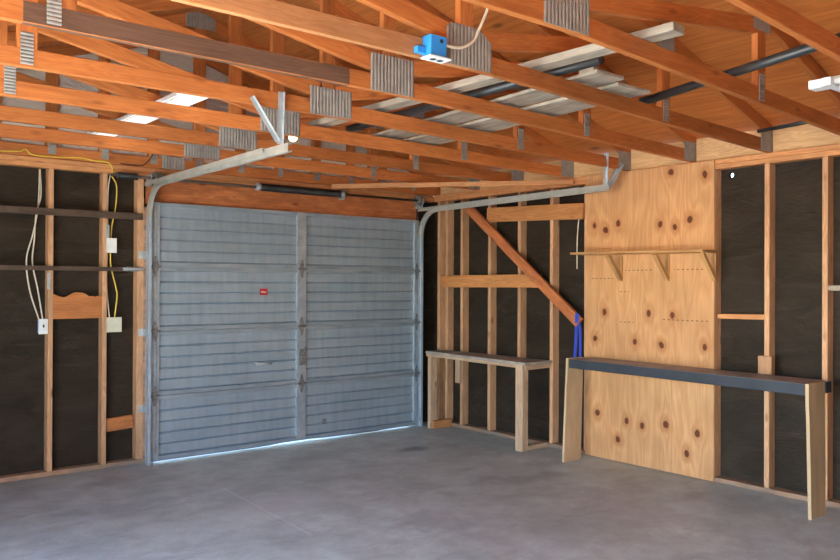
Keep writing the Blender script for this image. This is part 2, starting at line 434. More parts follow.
KNOTS = [(-2.92, 2.39), (-2.83, 1.98), (-2.96, 1.95), (-3.09, 2.0), (-3.22, 2.34), (-2.17, 2.0), (-2.29, 1.96), (-2.42, 2.01),
         (-2.28, 1.26), (-2.18, 1.03), (-2.72, 1.26), (-2.94, 1.25), (-2.84, 1.01), (-3.22, 1.02), (-2.59, 1.02), (-2.21, 0.39),
         (-2.51, 0.36), (-2.66, 0.34), (-2.88, 0.38), (-3.16, 0.35), (-3.07, 0.18), (-2.42, 0.19)]
def mat_plywood(name, knots, along='z', col=((0.50, 0.235, 0.09), (0.68, 0.365, 0.165)), soft=1.0):
    """plywood face; knots are (y, z) in the sheet's own object coordinates"""
    m, n, b = nt(name)
    tc = N(n, 'ShaderNodeTexCoord'); v = tc.outputs['Object']
    sx = N(n, 'ShaderNodeSeparateXYZ'); n.links.new(v, sx.inputs[0])
    wob = math_n(n, 'MULTIPLY', math_n(n, 'SUBTRACT', noise(n, v, 14, 3), 0.5), 0.035)
    dmin = None
    for i, (ky, kz) in enumerate(knots):
        r = 1.0 if i % 3 else 0.8
        dy = math_n(n, 'MULTIPLY', math_n(n, 'SUBTRACT', sx.outputs[1], ky), 1.35 * r)
        dz = math_n(n, 'SUBTRACT', sx.outputs[2], kz)
        d = math_n(n, 'SQRT', math_n(n, 'ADD', math_n(n, 'MULTIPLY', dy, dy), math_n(n, 'MULTIPLY', dz, dz)))
        dmin = d if dmin is None else math_n(n, 'MINIMUM', dmin, d)
    mp = N(n, 'ShaderNodeMapping'); mp.inputs['Scale'].default_value = (6, 6, 0.7) if along == 'z' else (6, 0.7, 6)
    n.links.new(v, mp.inputs[0])
    base = noise(n, mp.outputs[0], 0.8, 3, 0.5, 0.6)
    if dmin is not None:
        pull = math_n(n, 'MULTIPLY', math_n(n, 'POWER', 2.7183, math_n(n, 'MULTIPLY', dmin, -14.0)), 0.28)
        base2 = math_n(n, 'ADD', base, pull)
    else: base2 = base
    w = math_n(n, 'ABSOLUTE', math_n(n, 'SUBTRACT', math_n(n, 'FRACT', math_n(n, 'MULTIPLY', base2, 8.0)), 0.5))
    mp2 = N(n, 'ShaderNodeMapping'); mp2.inputs['Scale'].default_value = (70, 70, 2.5) if along == 'z' else (70, 2.5, 70)
    n.links.new(v, mp2.inputs[0])
    f = noise(n, mp2.outputs[0], 1, 3, 0.6)
    t = math_n(n, 'ADD', math_n(n, 'MULTIPLY', w, 0.5 * soft), math_n(n, 'MULTIPLY', f, 0.6))
    c = ramp(n, t, [(0.15, col[0]), (0.62, col[1])])
    bl = noise(n, v, 2.2, 3)
    c = mix(n, 1.0, c, ramp(n, bl, [(0.3, g3(0.86)), (0.7, g3(1.06))]), 'MULTIPLY')
    if dmin is not None:
        dm = math_n(n, 'ADD', dmin, wob)
        halo = ramp(n, dm, [(0.03, g3(0.6)), (0.09, g3(0))])
        c = mix(n, halo, c, (0.40, 0.14, 0.04, 1))
        core = ramp(n, dm, [(0.024, g3(0.95)), (0.031, g3(0))])
        c = mix(n, core, c, (0.12, 0.03, 0.01, 1))
    else:
        mp4 = N(n, 'ShaderNodeMapping'); mp4.inputs['Scale'].default_value = (4, 2, 4)
        n.links.new(v, mp4.inputs[0])
        vo = N(n, 'ShaderNodeTexVoronoi'); vo.inputs['Scale'].default_value = 1.0
        n.links.new(mp4.outputs[0], vo.inputs['Vector'])
        kn = ramp(n, vo.outputs['Distance'], [(0.04, g3(0.8)), (0.14, g3(0))])
        c = mix(n, kn, c, (0.13, 0.04, 0.012, 1))
    if dmin is not None:
        for (z0_, ya, yb) in ((1.545, -2.37, -2.12), (1.612, -2.76, -2.49), (1.613, -3.21, -2.95), (1.215, -3.25, -2.85), (1.433, -2.53, -2.43), (1.18, -2.57, -2.44)):
            g_ = math_n(n, 'LESS_THAN', math_n(n, 'ABSOLUTE', math_n(n, 'SUBTRACT', sx.outputs[2], z0_)), 0.004)
            g_ = math_n(n, 'MULTIPLY', g_, math_n(n, 'MULTIPLY', math_n(n, 'GREATER_THAN', sx.outputs[1], ya), math_n(n, 'LESS_THAN', sx.outputs[1], yb)))
            g_ = math_n(n, 'MULTIPLY', g_, math_n(n, 'LESS_THAN', math_n(n, 'FRACT', math_n(n, 'MULTIPLY', sx.outputs[1], 24.0)), 0.5))
            c = mix(n, math_n(n, 'MULTIPLY', g_, 0.75), c, (0.09, 0.045, 0.02, 1))
    n.links.new(c, b.inputs['Base Color'])
    b.inputs['Roughness'].default_value = 0.6; b.inputs['Specular IOR Level'].default_value = 0.3
    bump(n, b, t, 0.12, 0.003)
    return m
M_PLY = mat_plywood('knotty_plywood', KNOTS)
M_ROOF = mat_plywood('roof_sheathing', [], 'y', ((0.38, 0.095, 0.02), (0.60, 0.205, 0.047)), 0.8)

def mat_ground():
    m, n, b = nt('dry_ground')
    tc = N(n, 'ShaderNodeTexCoord')
    a = noise(n, tc.outputs['Object'], 0.6, 6, 0.65)
    n.links.new(ramp(n, a, [(0.3, (0.36, 0.31, 0.255)), (0.7, (0.50, 0.45, 0.385))]), b.inputs['Base Color'])
    b.inputs['Roughness'].default_value = 0.9
    return m
M_GROUND = mat_ground()
M_SIDING = plain('outer_siding', (0.45, 0.40, 0.33), 0.8)
M_DRYWALL = plain('bare_wall_board', (0.35, 0.24, 0.15), 0.8)

# ------------------------------------------------------------------ the setting
XL, YB = -6.0, -7.3             # left wall, rear wall
fl = box('floor', (-2.95, -3.6, -0.1), (6.3, 7.6, 0.2), M_FLOOR, bev=0)
tag(fl, 'worn grey concrete garage floor with stains', 'floor', kind='structure')
gr = box('ground', (-3, -3, -0.31), (90, 90, 0.2), M_GROUND, bev=0)
tag(gr, 'dry ground outside the garage', 'ground', kind='structure')
ap = box('driveway', (-1.7, 2.73, -0.128), (4.6, 5.0, 0.25), M_GROUND, bev=0)
tag(ap, 'sunlit driveway beyond the garage door', 'driveway', kind='structure')
ap2 = box('driveway', (-8.15, -4.6, -0.135), (4.0, 6.0, 0.25), M_FLOOR, bev=0)
tag(ap2, 'concrete apron outside the open doorway', 'driveway', kind='structure')

def wall_boxes(name, parts, mat, label):
    bm = bmesh.new()
    for (x0, x1, y0, y1, z0, z1) in parts:
        bm_box(bm, ((x0 + x1) / 2, (y0 + y1) / 2, (z0 + z1) / 2), (x1 - x0, y1 - y0, z1 - z0))
    o = link(name, mesh_from_bm(bm, name), mat)
    return tag(o, label, 'wall', kind='structure')
wall_boxes('wall_front', [(-6.1, -3.12, 0.089, 0.13, 0, 2.446), (-0.235, 0.13, 0.089, 0.13, 0, 2.446), (-3.12, -0.235, 0.089, 0.13, 2.2, 2.446)],
           M_FELT, 'front wall lined with dark building felt either side of the garage door')
# right wall: felt with a small round hole high up between two studs
def right_wall():
    bm = bmesh.new()
    hy, hz, s, r = -3.375, 2.327, 0.04, 0.021
    y0, y1, z1 = -7.4, 0.13, 2.446
    ys = [y0, hy - s, hy + s, y1]; zs = [0, hz - s, hz + s, z1]
    for X in (0.089, 0.13):
        for i in range(3):
            for j in range(3):
                if i == 1 and j == 1: continue
                bm.faces.new([bm.verts.new((X, a, b)) for a, b in ((ys[i], zs[j]), (ys[i + 1], zs[j]), (ys[i + 1], zs[j + 1]), (ys[i], zs[j + 1]))])
        K = 16
        for k in range(K):
            a0, a1 = 2 * PI * k / K, 2 * PI * (k + 1) / K
            def sq(a):
                c_, s_ = math.cos(a), math.sin(a); q = max(abs(c_), abs(s_))
                return (hy + s * c_ / q, hz + s * s_ / q)
            p = [(hy + r * math.cos(a0), hz + r * math.sin(a0)), (hy + r * math.cos(a1), hz + r * math.sin(a1)), sq(a1), sq(a0)]
            bm.faces.new([bm.verts.new((X, *q)) for q in p])
    for (a, b, c_, d) in (((y0, 0), (y1, 0), 0, 0), ((y0, z1), (y1, z1), 0, 0), ((y0, 0), (y0, z1), 0, 0), ((y1, 0), (y1, z1), 0, 0)):
        bm.faces.new([bm.verts.new(q) for q in ((0.089, *a), (0.089, *b), (0.13, *b), (0.13, *a))])
    bmesh.ops.remove_doubles(bm, verts=bm.verts[:], dist=1e-5)
    bmesh.ops.recalc_face_normals(bm, faces=bm.faces[:])
    o = link('wall_right', mesh_from_bm(bm), M_FELT)
    return tag(o, 'right wall lined with dark building felt between open studs', 'wall', kind='structure')
right_wall()
OY0, OY1, OZ = -7.0, -2.2, 2.2     # wide open doorway in the left wall, beside the camera
wall_boxes('wall_left', [(XL - 0.13, XL, -7.4, OY0, 0, 2.446), (XL - 0.13, XL, OY1, 0.13, 0, 2.446), (XL - 0.13, XL, OY0, OY1, OZ, 2.446), (XL - 0.13, XL - 0.1, -7.4, 0.13, 2.446, 2.60)], M_DRYWALL, 'left wall with a wide open doorway beside the camera')
wall_boxes('wall_back', [(-6.1, 0.13, -7.42, -7.3, 0, 2.446)], M_DRYWALL, 'rear wall behind the camera')

o = box('light_stop_4', (0.118, -3.64, 2.52), (0.024, 7.5, 0.15), M_SIDING); tag(o, 'unseen board added outside the right eaves to block daylight', 'light_stop', kind='structure')  # added to keep daylight from leaking in over the right wall
# roof and gables
XC = -2.955; PITCH = 0.32
def ztop(x): return 2.56 + 0.098 + PITCH * (2.955 - abs(x - XC))      # upper face of the top chords
def roof(name, s, label):
    xa, xb = XC, XC + s * 3.45
    za, zb = ztop(XC), ztop(XC) - PITCH * 3.45
    o = prism(name, [(xa, za + 0.002), (xb, zb + 0.002), (xb, zb + 0.018), (xa, za + 0.018)], 'y', -7.75, 0.5, M_ROOF)
    return tag(o, label, 'ceiling', kind='structure')
roof('ceiling', 1, 'plywood roof sheathing sloping down to the right wall')
roof('ceiling', -1, 'plywood roof sheathing sloping down to the left wall')
for yy, nm, lb, mt in ((0.03, 'wall_front_gable', 'grey building paper on the gable above the garage door', M_GABLEPAPER),
                       (-7.42, 'wall_back_gable', 'gable above the rear doorway', M_DRYWALL)):
    o = prism(nm, [(-6.1, 2.447), (0.13, 2.447), (0.13, ztop(0.13)), (XC, ztop(XC)), (-6.1, ztop(-6.1))], 'y', yy, yy + 0.03, mt)
    tag(o, lb, 'wall', kind='structure')

# ------------------------------------------------------------------ framing: studs and plates
def stud_z(name, x, y, z0, z1, face, label, group, mat=None, depth=0.089, wide=0.038, cat='stud'):
    """upright; face 'x': room face on x, running in +x; face 'y': room face on y, running in +y"""
    if face == 'x': c = (x + depth / 2, y)
    else: c = (x, y + depth / 2)
    o = beam(name, (c[0], c[1], z0), (c[0], c[1], z1), wide if face == 'x' else depth, depth if face == 'x' else wide, mat or M_STUD, up=(1, 0, 0))
    return tag(o, label, cat, group)
def upright(c, sx, sy, z0, z1, mat, name, parent=None, bev=0.003):
    """vertical board, grain along z; c = centre (x, y)"""
    R = Matrix(((0, 0, 1), (0, 1, 0), (-1, 0, 0))).to_4x4()           # local X -> world -Z
    bm = bmesh.new(); bm_box(bm, (0, 0, 0), (z1 - z0, sy, sx), bev)
    return link(name, mesh_from_bm(bm, name), mat, parent, Matrix.Translation((c[0], c[1], (z0 + z1) / 2)) @ R)
GS = 'wall studs of the garage'
ZP = 2.37
def stud_right(y, label, z0=0.038, z1=ZP, mat=None, d=0.088):
    return tag(upright((d / 2, y), d, 0.038, z0, z1, mat or M_STUD, 'stud'), label, 'stud', GS)
def stud_front(x, label, z0=0.038, z1=ZP, w=0.038, mat=None):
    return tag(upright((x, 0.044), w, 0.088, z0, z1, mat or M_STUD, 'stud'), label, 'stud', GS)
Y0 = -0.4504
stud_right(-0.085, 'corner stud nearest the garage door, left one of the corner pair')
stud_right(-0.215, 'corner stud just right of the first corner stud, wider face', d=0.088)
stud_right(Y0, 'wall stud next right of the corner pair, bearing a short grey scab block')
stud_right(Y0 - 0.4064, 'wall stud crossed by the upper end of the diagonal brace, behind the small bench')
stud_right(Y0 - 2 * 0.4064, 'wall stud at middle of the diagonal brace, near the small bench leg')
stud_right(Y0 - 3 * 0.4064, 'wall stud nearest left of the plywood sheet, clear of the small bench leg')
stud_right(Y0 - 4 * 0.4064 + 0.0105, 'wall stud half hidden under the left edge of the plywood sheet')
stud_right(Y0 - 7 * 0.4064 + 0.016, 'wall stud along the right edge of the plywood sheet')
stud_right(Y0 - 8 * 0.4064, 'wall stud one bay right of the plywood, holding the short horizontal block')
stud_right(Y0 - 9 * 0.4064, 'wall stud at right end of the long dark bench')
XA = -3.865
stud_front(XA, 'wall stud carrying the white light switch, left of the garage door')
stud_front(XA + 0.4064, 'wall stud carrying the two electrical boxes, left of the garage door')
stud_front(-3.172, 'wide jamb stud at left side of the garage door, touching the track', w=0.054)
stud_front(-0.252, 'jamb stud at the right side of the garage door, in the dark corner', z1=2.15)

def plate(name, p0, p1, w, h, label, cat, group, mat=M_PLATE_WOOD, up=(0, 0, 1)):
    return tag(beam(name, p0, p1, w, h, mat, up=up), label, cat, group)
G = 'horizontal wall plates'
plate('bottom_plate', (0.044, 0.08, 0.019), (0.044, -7.28, 0.019), 0.088, 0.036, 'long dusty bottom plate on the floor under the right wall studs', 'plate', G, M_SILL)
plate('bottom_plate', (-5.98, 0.044, 0.019), (-3.145, 0.044, 0.019), 0.088, 0.036, 'dusty bottom plate on the floor left of the garage door', 'plate', G, M_SILL)
plate('top_plate', (0.044, 0.0, 2.3895), (0.044, -7.28, 2.3895), 0.088, 0.037, 'lower top plate along the top of the right wall studs', 'plate', G)
plate('top_plate', (0.044, 0.0, 2.427), (0.044, -7.28, 2.427), 0.088, 0.036, 'upper top plate of the right wall, right under the truss ends', 'plate', G)
plate('top_plate', (-5.98, 0.044, 2.3895), (0.0, 0.044, 2.3895), 0.088, 0.037, 'lower top plate along the front wall above studs and door header', 'plate', G)
plate('top_plate', (-5.98, 0.044, 2.427), (0.0, 0.044, 2.427), 0.088, 0.036, 'upper top plate of the front wall, with yellow cable lying along it', 'plate', G)
plate('header_beam', (-3.12, 0.022, 2.26), (-0.236, 0.022, 2.26), 0.044, 0.218, 'rough orange header beam above the garage door', 'beam', 'none')
bpy.data.objects['header_beam'].data.materials[0] = M_HEADER
del bpy.data.objects['header_beam']['group']

# blocks, braces between studs
GB = 'boards nailed across the studs'
tag(beam('blocking_board', (-0.022, -0.86, 2.178), (-0.022, -2.06, 2.135), 0.036, 0.14, M_BROWN), 'brown plank nailed high across the studs, left of the plywood top', 'board', GB)
tag(beam('blocking_board', (-0.022, -0.17, 1.518), (-0.022, -1.56, 1.524), 0.036, 0.125, M_BROWN), 'brown plank nailed across the studs at mid height, under the diagonal brace', 'board', GB)
tag(beam('diagonal_brace', (-0.062, -0.56, 2.31), (-0.062, -2.05, 1.155), 0.036, 0.095, M_HEADER, up=(0, 0, 1)), 'long diagonal brace running from corner down to plywood edge', 'brace')
tag(beam('blocking_board', (0.044, -3.318, 1.256), (0.044, -3.682, 1.262), 0.088, 0.036, M_PLATE_WOOD), 'short flat block between two studs right of the plywood', 'board', GB)
tag(beam('blocking_board', (0.03, -4.13, 1.476), (0.03, -4.9, 1.476), 0.06, 0.036, M_GREYWOOD), 'pale grey block at far right edge, beyond the last stud', 'board', GB)
tag(upright((-0.019, -3.705), 0.034, 0.1, 0.80, 0.985, M_STUD, 'scab_block'), 'short scab block on the stud just above the long bench', 'block', 'scab blocks')
tag(upright((-0.019, -0.43), 0.034, 0.07, 0.47, 0.755, M_OLDLEG, 'scab_block'), 'short grey scab block hanging under the small bench top', 'block', 'scab blocks')
# torn brown plywood gusset between the two left studs: ragged top edge
pts = [(-3.846, 1.208)] + [(-3.478, 1.208)] + [(-3.478 - 0.0245 * i, 1.378 + d * 0.7) for i, d in enumerate((0.0, 0.012, 0.0, 0.008, 0.004, 0.03, 0.046, 0.05, 0.052, 0.044, 0.024, 0.002, -0.004, 0.006, 0.02, 0.035))]
o = prism('plywood_gusset', [(p[0], p[1]) for p in pts], 'y', 0.004, 0.016, M_REDPLY)
tag(o, 'torn red-brown plywood piece nailed between the two left studs', 'plywood')
tag(beam('blocking_board', (-3.44, 0.035, 0.338), (-3.215, 0.035, 0.352), 0.03, 0.105, M_REDPLY), 'short tilted block low between stud and left door jamb', 'board', GB)

# blocks over the top plate between the truss heels
GE = 'eave blocks between truss ends on the right wall'
TY = lambda k: -1.263 - 0.6096 * k
names = {-2: 'eave block in the corner bay nearest the garage door', -1: 'eave block in first bay beyond the corner, behind the lath end', 0: 'eave block in second bay from the front wall above the high brown plank', 1: 'eave block above the upper hanger of the right door track',
         2: 'eave block above the left half of the plywood sheet', 3: 'eave block above the right edge of the plywood sheet',
         4: 'pale eave block over the bay right of the plywood', 5: 'eave block in the far right bay by the image edge'}
for k, lb in names.items():
    o = beam('eave_block', (0.055, TY(k) - 0.022, 2.538), (0.055, TY(k + 1) + 0.022, 2.538), 0.036, 0.182, M_EAVE)
    tag(o, lb, 'block', GE)

# plywood sheet
o = link('plywood_sheet', None if False else (lambda bm: (bm_box(bm, (-0.007, -2.686, 1.223), (0.012, 1.222, 2.434), 0.001), mesh_from_bm(bm))[1])(bmesh.new()), M_PLY)
tag(o, 'tall knotty plywood sheet fixed to the right wall studs', 'plywood')

# ------------------------------------------------------------------ trusses
def ribbed_plate(name, xl, xr, z0, z1, y, parent, nr=12, horizontal=False, cut=False):
    """pressed steel nail plate on the camera-side face of the truss; ribs in real relief"""
    bm = bmesh.new()
    a0, a1, b0, b1 = (xl, xr, z0, z1) if not horizontal else (z0, z1, xl, xr)
    st = []
    for i in range(nr):
        w = (a1 - a0) / nr; s = a0 + i * w
        st += [(s, 0.0012), (s + w * 0.35, 0.0045), (s + w * 0.65, 0.0045)]
    st.append((a1, 0.0012))
    F = []; B = []
    for a, d in st:
        top = b1
        if cut:
            q = (a - a0) / (a1 - a0)
            if q > 0.72: top = b1 - (q - 0.72) / 0.28 * 0.30 * (b1 - b0)
            elif q < 0.10: top = b1 - (0.10 - q) * 0.25
        if not horizontal:
            F.append((bm.verts.new((a, y - d, b0)), bm.verts.new((a, y - d, top)))); B.append((bm.verts.new((a, y, b0)), bm.verts.new((a, y, top))))
        else:
            F.append((bm.verts.new((b0, y - d, a)), bm.verts.new((b1, y - d, a)))); B.append((bm.verts.new((b0, y, a)), bm.verts.new((b1, y, a))))
    for i in range(len(st) - 1):
        bm.faces.new((F[i][0], F[i + 1][0], F[i + 1][1], F[i][1]))
        bm.faces.new((B[i][0], B[i][1], B[i + 1][1], B[i + 1][0]))
        bm.faces.new((F[i][1], F[i + 1][1], B[i + 1][1], B[i][1]))
        bm.faces.new((F[i][0], B[i][0], B[i + 1][0], F[i + 1][0]))
    for i in (0, -1):
        bm.faces.new((F[i][0], F[i][1], B[i][1], B[i][0]))
    bmesh.ops.recalc_face_normals(bm, faces=bm.faces[:])
    return link(name, mesh_from_bm(bm, name), M_PLATE, parent)

T = 0.0381
def chord_mesh(y, stops, h=0.089):
    """bottom chord through (x, z) stops, segment i using material slot idx"""
    bm = bmesh.new(); rings = []
    for x, z, mi in stops:
        rings.append([bm.verts.new(p) for p in ((x, y - T / 2, z), (x, y + T / 2, z), (x, y + T / 2, z + h), (x, y - T / 2, z + h))])
    for i in range(len(rings) - 1):
        A, B = rings[i], rings[i + 1]
        for k in range(4):
            f = bm.faces.new((A[k], B[k], B[(k + 1) % 4], A[(k + 1) % 4])); f.material_index = stops[i][2]
    bm.faces.new(rings[0]).material_index = stops[0][2]; bm.faces.new(rings[-1][::-1]).material_index = stops[-2][2]
    bmesh.ops.recalc_face_normals(bm, faces=bm.faces[:])
    es = [e for e in bm.edges if len(e.link_faces) == 2 and e.link_faces[0].normal.angle(e.link_faces[1].normal) > 0.6]
    bmesh.ops.bevel(bm, geom=es, offset=0.003, segments=1, affect='EDGES')
    return mesh_from_bm(bm, 'bottom_chord')

DZ = {-1: 0.015, 0: 0.015, 1: 0.035, 2: 0.052, 3: 0.078, 4: 0.09, 5: 0.13, 6: 0.17}
XQ = 1.665
def zchord(k, x): return 2.4465 + DZ.get(k, 0) * min(1.0, max(0.0, -x / 2.93))
def zu(x): return ztop(x) - 0.094                                      # underside of the top chords
def truss(k, label, stain=None, pale=False):
    y = TY(k)
    t = empty('roof_truss', (XC, y, 2.4465), label, 'truss', 'roof trusses over the garage')
    mats = [M_TRUSS, M_TRUSS_DARK, M_TRUSS_DAYLIT]
    base = 2 if pale else 0
    stops = [(-6.0, 2.4465 if False else zchord(k, -6.0), base)]
    if stain: stops += [(stain[0], zchord(k, stain[0]), 1), (stain[1], zchord(k, stain[1]), 0)]
    stops += [(-2.93, zchord(k, -2.93), 0), (-1.3, zchord(k, -1.3), 0), (0.085, zchord(k, 0.0), 0)]
    # object coordinates are world aligned with x along the grain
    link('bottom_chord', chord_mesh(y, stops), mats, t)
    for s in (1, -1):
        xe = XC + s * 3.06
        beam('top_chord', (XC + s * 0.02, y, zu(XC) + 0.047 - PITCH * 0.02), (xe, y, zu(xe) + 0.047), T, 0.089, M_TRUSS, t)
    f = y - T / 2
    zc = zchord(k, XC)
    upright((XC, y), 0.089, T, zc + 0.088, zu(XC) - 0.002, M_TRUSS, 'king_post', t)
    for s in (1, -1):
        xq = XC + s * XQ; zq = zchord(k, xq)
        upright((xq, y), 0.089, T, zq + 0.089, zu(xq) + 0.0, M_TRUSS, 'vertical_web', t)
        beam('diagonal_web', (XC + s * 0.06, y, zc + 0.145), (xq - s * 0.05, y, zu(xq) - 0.045), T, 0.089, M_TRUSS, t)
        xg = {1: -4.565, 2: -4.624, 3: -4.665}.get(k, xq) if s < 0 else xq
        ribbed_plate('gusset_plate', xg - 0.028, xg + 0.028, zq + 0.012, zq + 0.165, f, t, 9, horizontal=True)
        ribbed_plate('gusset_plate', xq - 0.09, xq + 0.09, zu(xq) - 0.07, zu(xq) + 0.05, f, t, 8)
        xh = XC + s * 2.965
        ribbed_plate('heel_plate', xh - (0.135 if s > 0 else 0.05), xh + (0.05 if s > 0 else 0.135), 2.452, 2.60, f, t, 9)
    ribbed_plate('splice_plate', -3.085, -2.79, zc - 0.0, zc + (0.2 if k > 2 else 0.165), f, t, 13, cut=(k == 4))
    ribbed_plate('peak_plate', XC - 0.12, XC + 0.12, zu(XC) - 0.04, zu(XC) + 0.085, f, t, 9)
    return t
truss(-1, 'second roof truss, one space in front of the gable truss over the door')
truss(0, 'third roof truss out from the garage door wall')
truss(1, 'fourth roof truss out from the garage door wall, where the left track hanger ends')
truss(2, 'fifth roof truss from the garage door wall, next behind the dark-stained one')
truss(3, 'roof truss whose left bottom chord is stained dark brown', stain=(-4.78, -3.22))
truss(4, 'roof truss the blue outlet box hangs on', pale=True)
truss(5, 'roof truss just nearer than the one with the blue outlet box')
truss(6, 'nearest roof truss, crossing the upper right corner of the view')
# gable truss: bottom chord, top chords, studs with small plates
t = empty('gable_truss', (XC, -0.012, 2.4465), 'gable end truss standing on the garage door wall, with upright studs', 'truss')
yg = -0.0
beam('bottom_chord', (-6.0, yg, 2.491), (0.085, yg, 2.491), T, 0.088, M_TRUSS, t)
for s in (1, -1):
    beam('top_chord', (XC + s * 0.02, yg, zu(XC) + 0.04), (XC + s * 3.06, yg, zu(XC + s * 3.06) + 0.047), T, 0.089, M_TRUSS, t)
for j in range(-4, 10):
    xs = XA + 0.397 * j
    if zu(xs) - 2.536 < 0.08: continue
    upright((xs, yg), 0.089, T, 2.536, zu(xs), M_TRUSS, 'gable_stud', t)
    ribbed_plate('gusset_plate', xs - 0.028, xs + 0.028, 2.478, 2.58, yg - T / 2, t, 6, horizontal=True)
ribbed_plate('splice_plate', -3.0, -2.8, 2.45, 2.55, yg - T / 2, t, 8)

# ------------------------------------------------------------------ garage door
D = link('door_1', None, None) if False else None
door = bpy.data.objects.new('door_1', None); COL.objects.link(door); door.location = (-1.665, 0.03, 0.0); WORLD['door_1'] = Matrix.Translation(door.location)
tag(door, 'closed sectional garage door of ribbed galvanised steel', 'garage door', kind='structure')
DX0, DX1 = -3.108, -0.245
SH = 0.537; DB = 0.016
def section(i):
    z0 = DB + i * SH; z1 = z0 + SH - 0.004
    yo = -0.02                                   # skin
    prof = [(-0.044, z0), (-0.044, z0 + 0.034), (yo - 0.004, z0 + 0.038)]
    n = 5; za = z0 + 0.037; zb = z1 - 0.033; st = (zb - za) / n
    for q in range(n):
        a = za + q * st
        prof += [(yo + 0.002, a + 0.002), (yo - 0.013, a + 0.010), (yo - 0.005, a + st - 0.008), (yo + 0.009, a + st - 0.003)] if q < n - 1 else [(yo - 0.003, a + 0.004), (yo - 0.011, a + 0.012), (yo - 0.004, a + st - 0.004)]
    prof += [(-0.048, zb + 0.001), (-0.048, z1), (-0.01, z1), (-0.01, z1 + 0.02), (0.004, z1 + 0.02), (0.004, z0 + (0.02 if i else 0.0)), (-0.01, z0 + (0.02 if i else 0.0)), (-0.01, z0)] if i < 3 else [(-0.048, zb + 0.001), (-0.048, z1), (0.004, z1), (0.004, z0 + 0.02), (-0.01, z0 + 0.02), (-0.01, z0)]
    sec = prism('door_section', prof, 'x', DX0, DX1, M_DOOR, door)
    for za_, zb_ in ((z0 + 0.001, z0 + 0.033), (z1 - 0.031, z1 - 0.001)):
        bm = bmesh.new(); bm_box(bm, ((DX0 + DX1) / 2, -0.047, (za_ + zb_) / 2), (DX1 - DX0, 0.005, zb_ - za_), 0.001)
        link('rail', mesh_from_bm(bm), M_RAIL, sec)
    for xa, xb in ((DX0 - 0.002, DX0 + 0.078), (-1.713, -1.618), (DX1 - 0.058, DX1 + 0.002)):
        bm = bmesh.new()
        zc, hh = (z0 + z1) / 2, (z1 - z0)
        bm_box(bm, ((xa + xb) / 2, -0.051, zc), (xb - xa, 0.006, hh - 0.006))
        for xe in (xa + 0.003, xb - 0.003):
            bm_box(bm, (xe, -0.038, zc), (0.004, 0.03, hh - 0.006))
        if i % 2 == 0 or True:                     # bolt heads down the stile
            for zz in range(5):
                bm_box(bm, ((xa + xb) / 2 + 0.008, -0.0555, z0 + 0.07 + zz * 0.1), (0.012, 0.004, 0.012), 0.001)
        link('stile', mesh_from_bm(bm), M_STILE, sec)
for i in range(4): section(i)
def hinge(x, z):
    h = link('hinge', None, None) if False else None
    bm = bmesh.new()
    # two leaves narrowing away from the knuckle, and the pin
    for s in (1, -1):
        pts = [(-0.03, 0.0), (0.03, 0.0), (0.008, s * 0.085), (-0.008, s * 0.085)]
        A = [bm.verts.new((x + p[0], -0.056, z + p[1])) for p in pts]; B = [bm.verts.new((x + p[0], -0.061, z + p[1])) for p in pts]
        bm.faces.new(A); bm.faces.new(B)
        for k in range(4): bm.faces.new((A[k], A[(k + 1) % 4], B[(k + 1) % 4], B[k]))
    bm_tube(bm, [(x - 0.038, -0.066, z), (x + 0.038, -0.066, z)], 0.011, 10)
    bmesh.ops.recalc_face_normals(bm, faces=bm.faces[:])
    return link('hinge', mesh_from_bm(bm), M_DARKMETAL, door)
for i in (1, 2, 3):
    for x in (DX0 + 0.042, -1.666, DX1 - 0.03):
        hinge(x, DB + i * SH)
for i in range(5):
    z = min(max(DB + i * SH, 0.07), 2.13)
    for x, s in ((DX0, -1), (DX1, 1)):
        bm = bmesh.new()
        bm_tube(bm, [(x + s * 0.002, -0.075, z), (x + s * 0.028, -0.075, z)], 0.006, 8)
        bm_tube(bm, [(x + s * 0.012, -0.075, z), (x + s * 0.024, -0.075, z)], 0.021, 14)
        bmesh.ops.recalc_face_normals(bm, faces=bm.faces[:])
        link('roller', mesh_from_bm(bm), M_DARKMETAL, door)
# uneven worn rubber strip under the door: daylight shows through below it
segs = [(-3.08, 0.009), (-2.9, 0.010), (-2.5, 0.0095), (-2.2, 0.008), (-2.0, 0.010), (-1.85, 0.016), (-1.6, 0.016), (-1.4, 0.011), (-1.15, 0.008), (-1.0, 0.004), (-0.78, 0.003), (-0.7, 0.008), (-0.45, 0.010), (-0.25, 0.011)]
bm = bmesh.new(); rows = []
for x, z in segs:
    rows.append([bm.verts.new(p) for p in ((x, -0.045, 0.03), (x, -0.045, z), (x, -0.036, z), (x, -0.036, 0.03))])
for A, B in zip(rows, rows[1:]):
    for k in range(4): bm.faces.new((A[k], B[k], B[(k + 1) % 4], A[(k + 1) % 4]))
bm.faces.new(rows[0]); bm.faces.new(rows[-1][::-1])
bmesh.ops.recalc_face_normals(bm, faces=bm.faces[:])
link('bottom_seal', mesh_from_bm(bm), M_DARKMETAL, door)
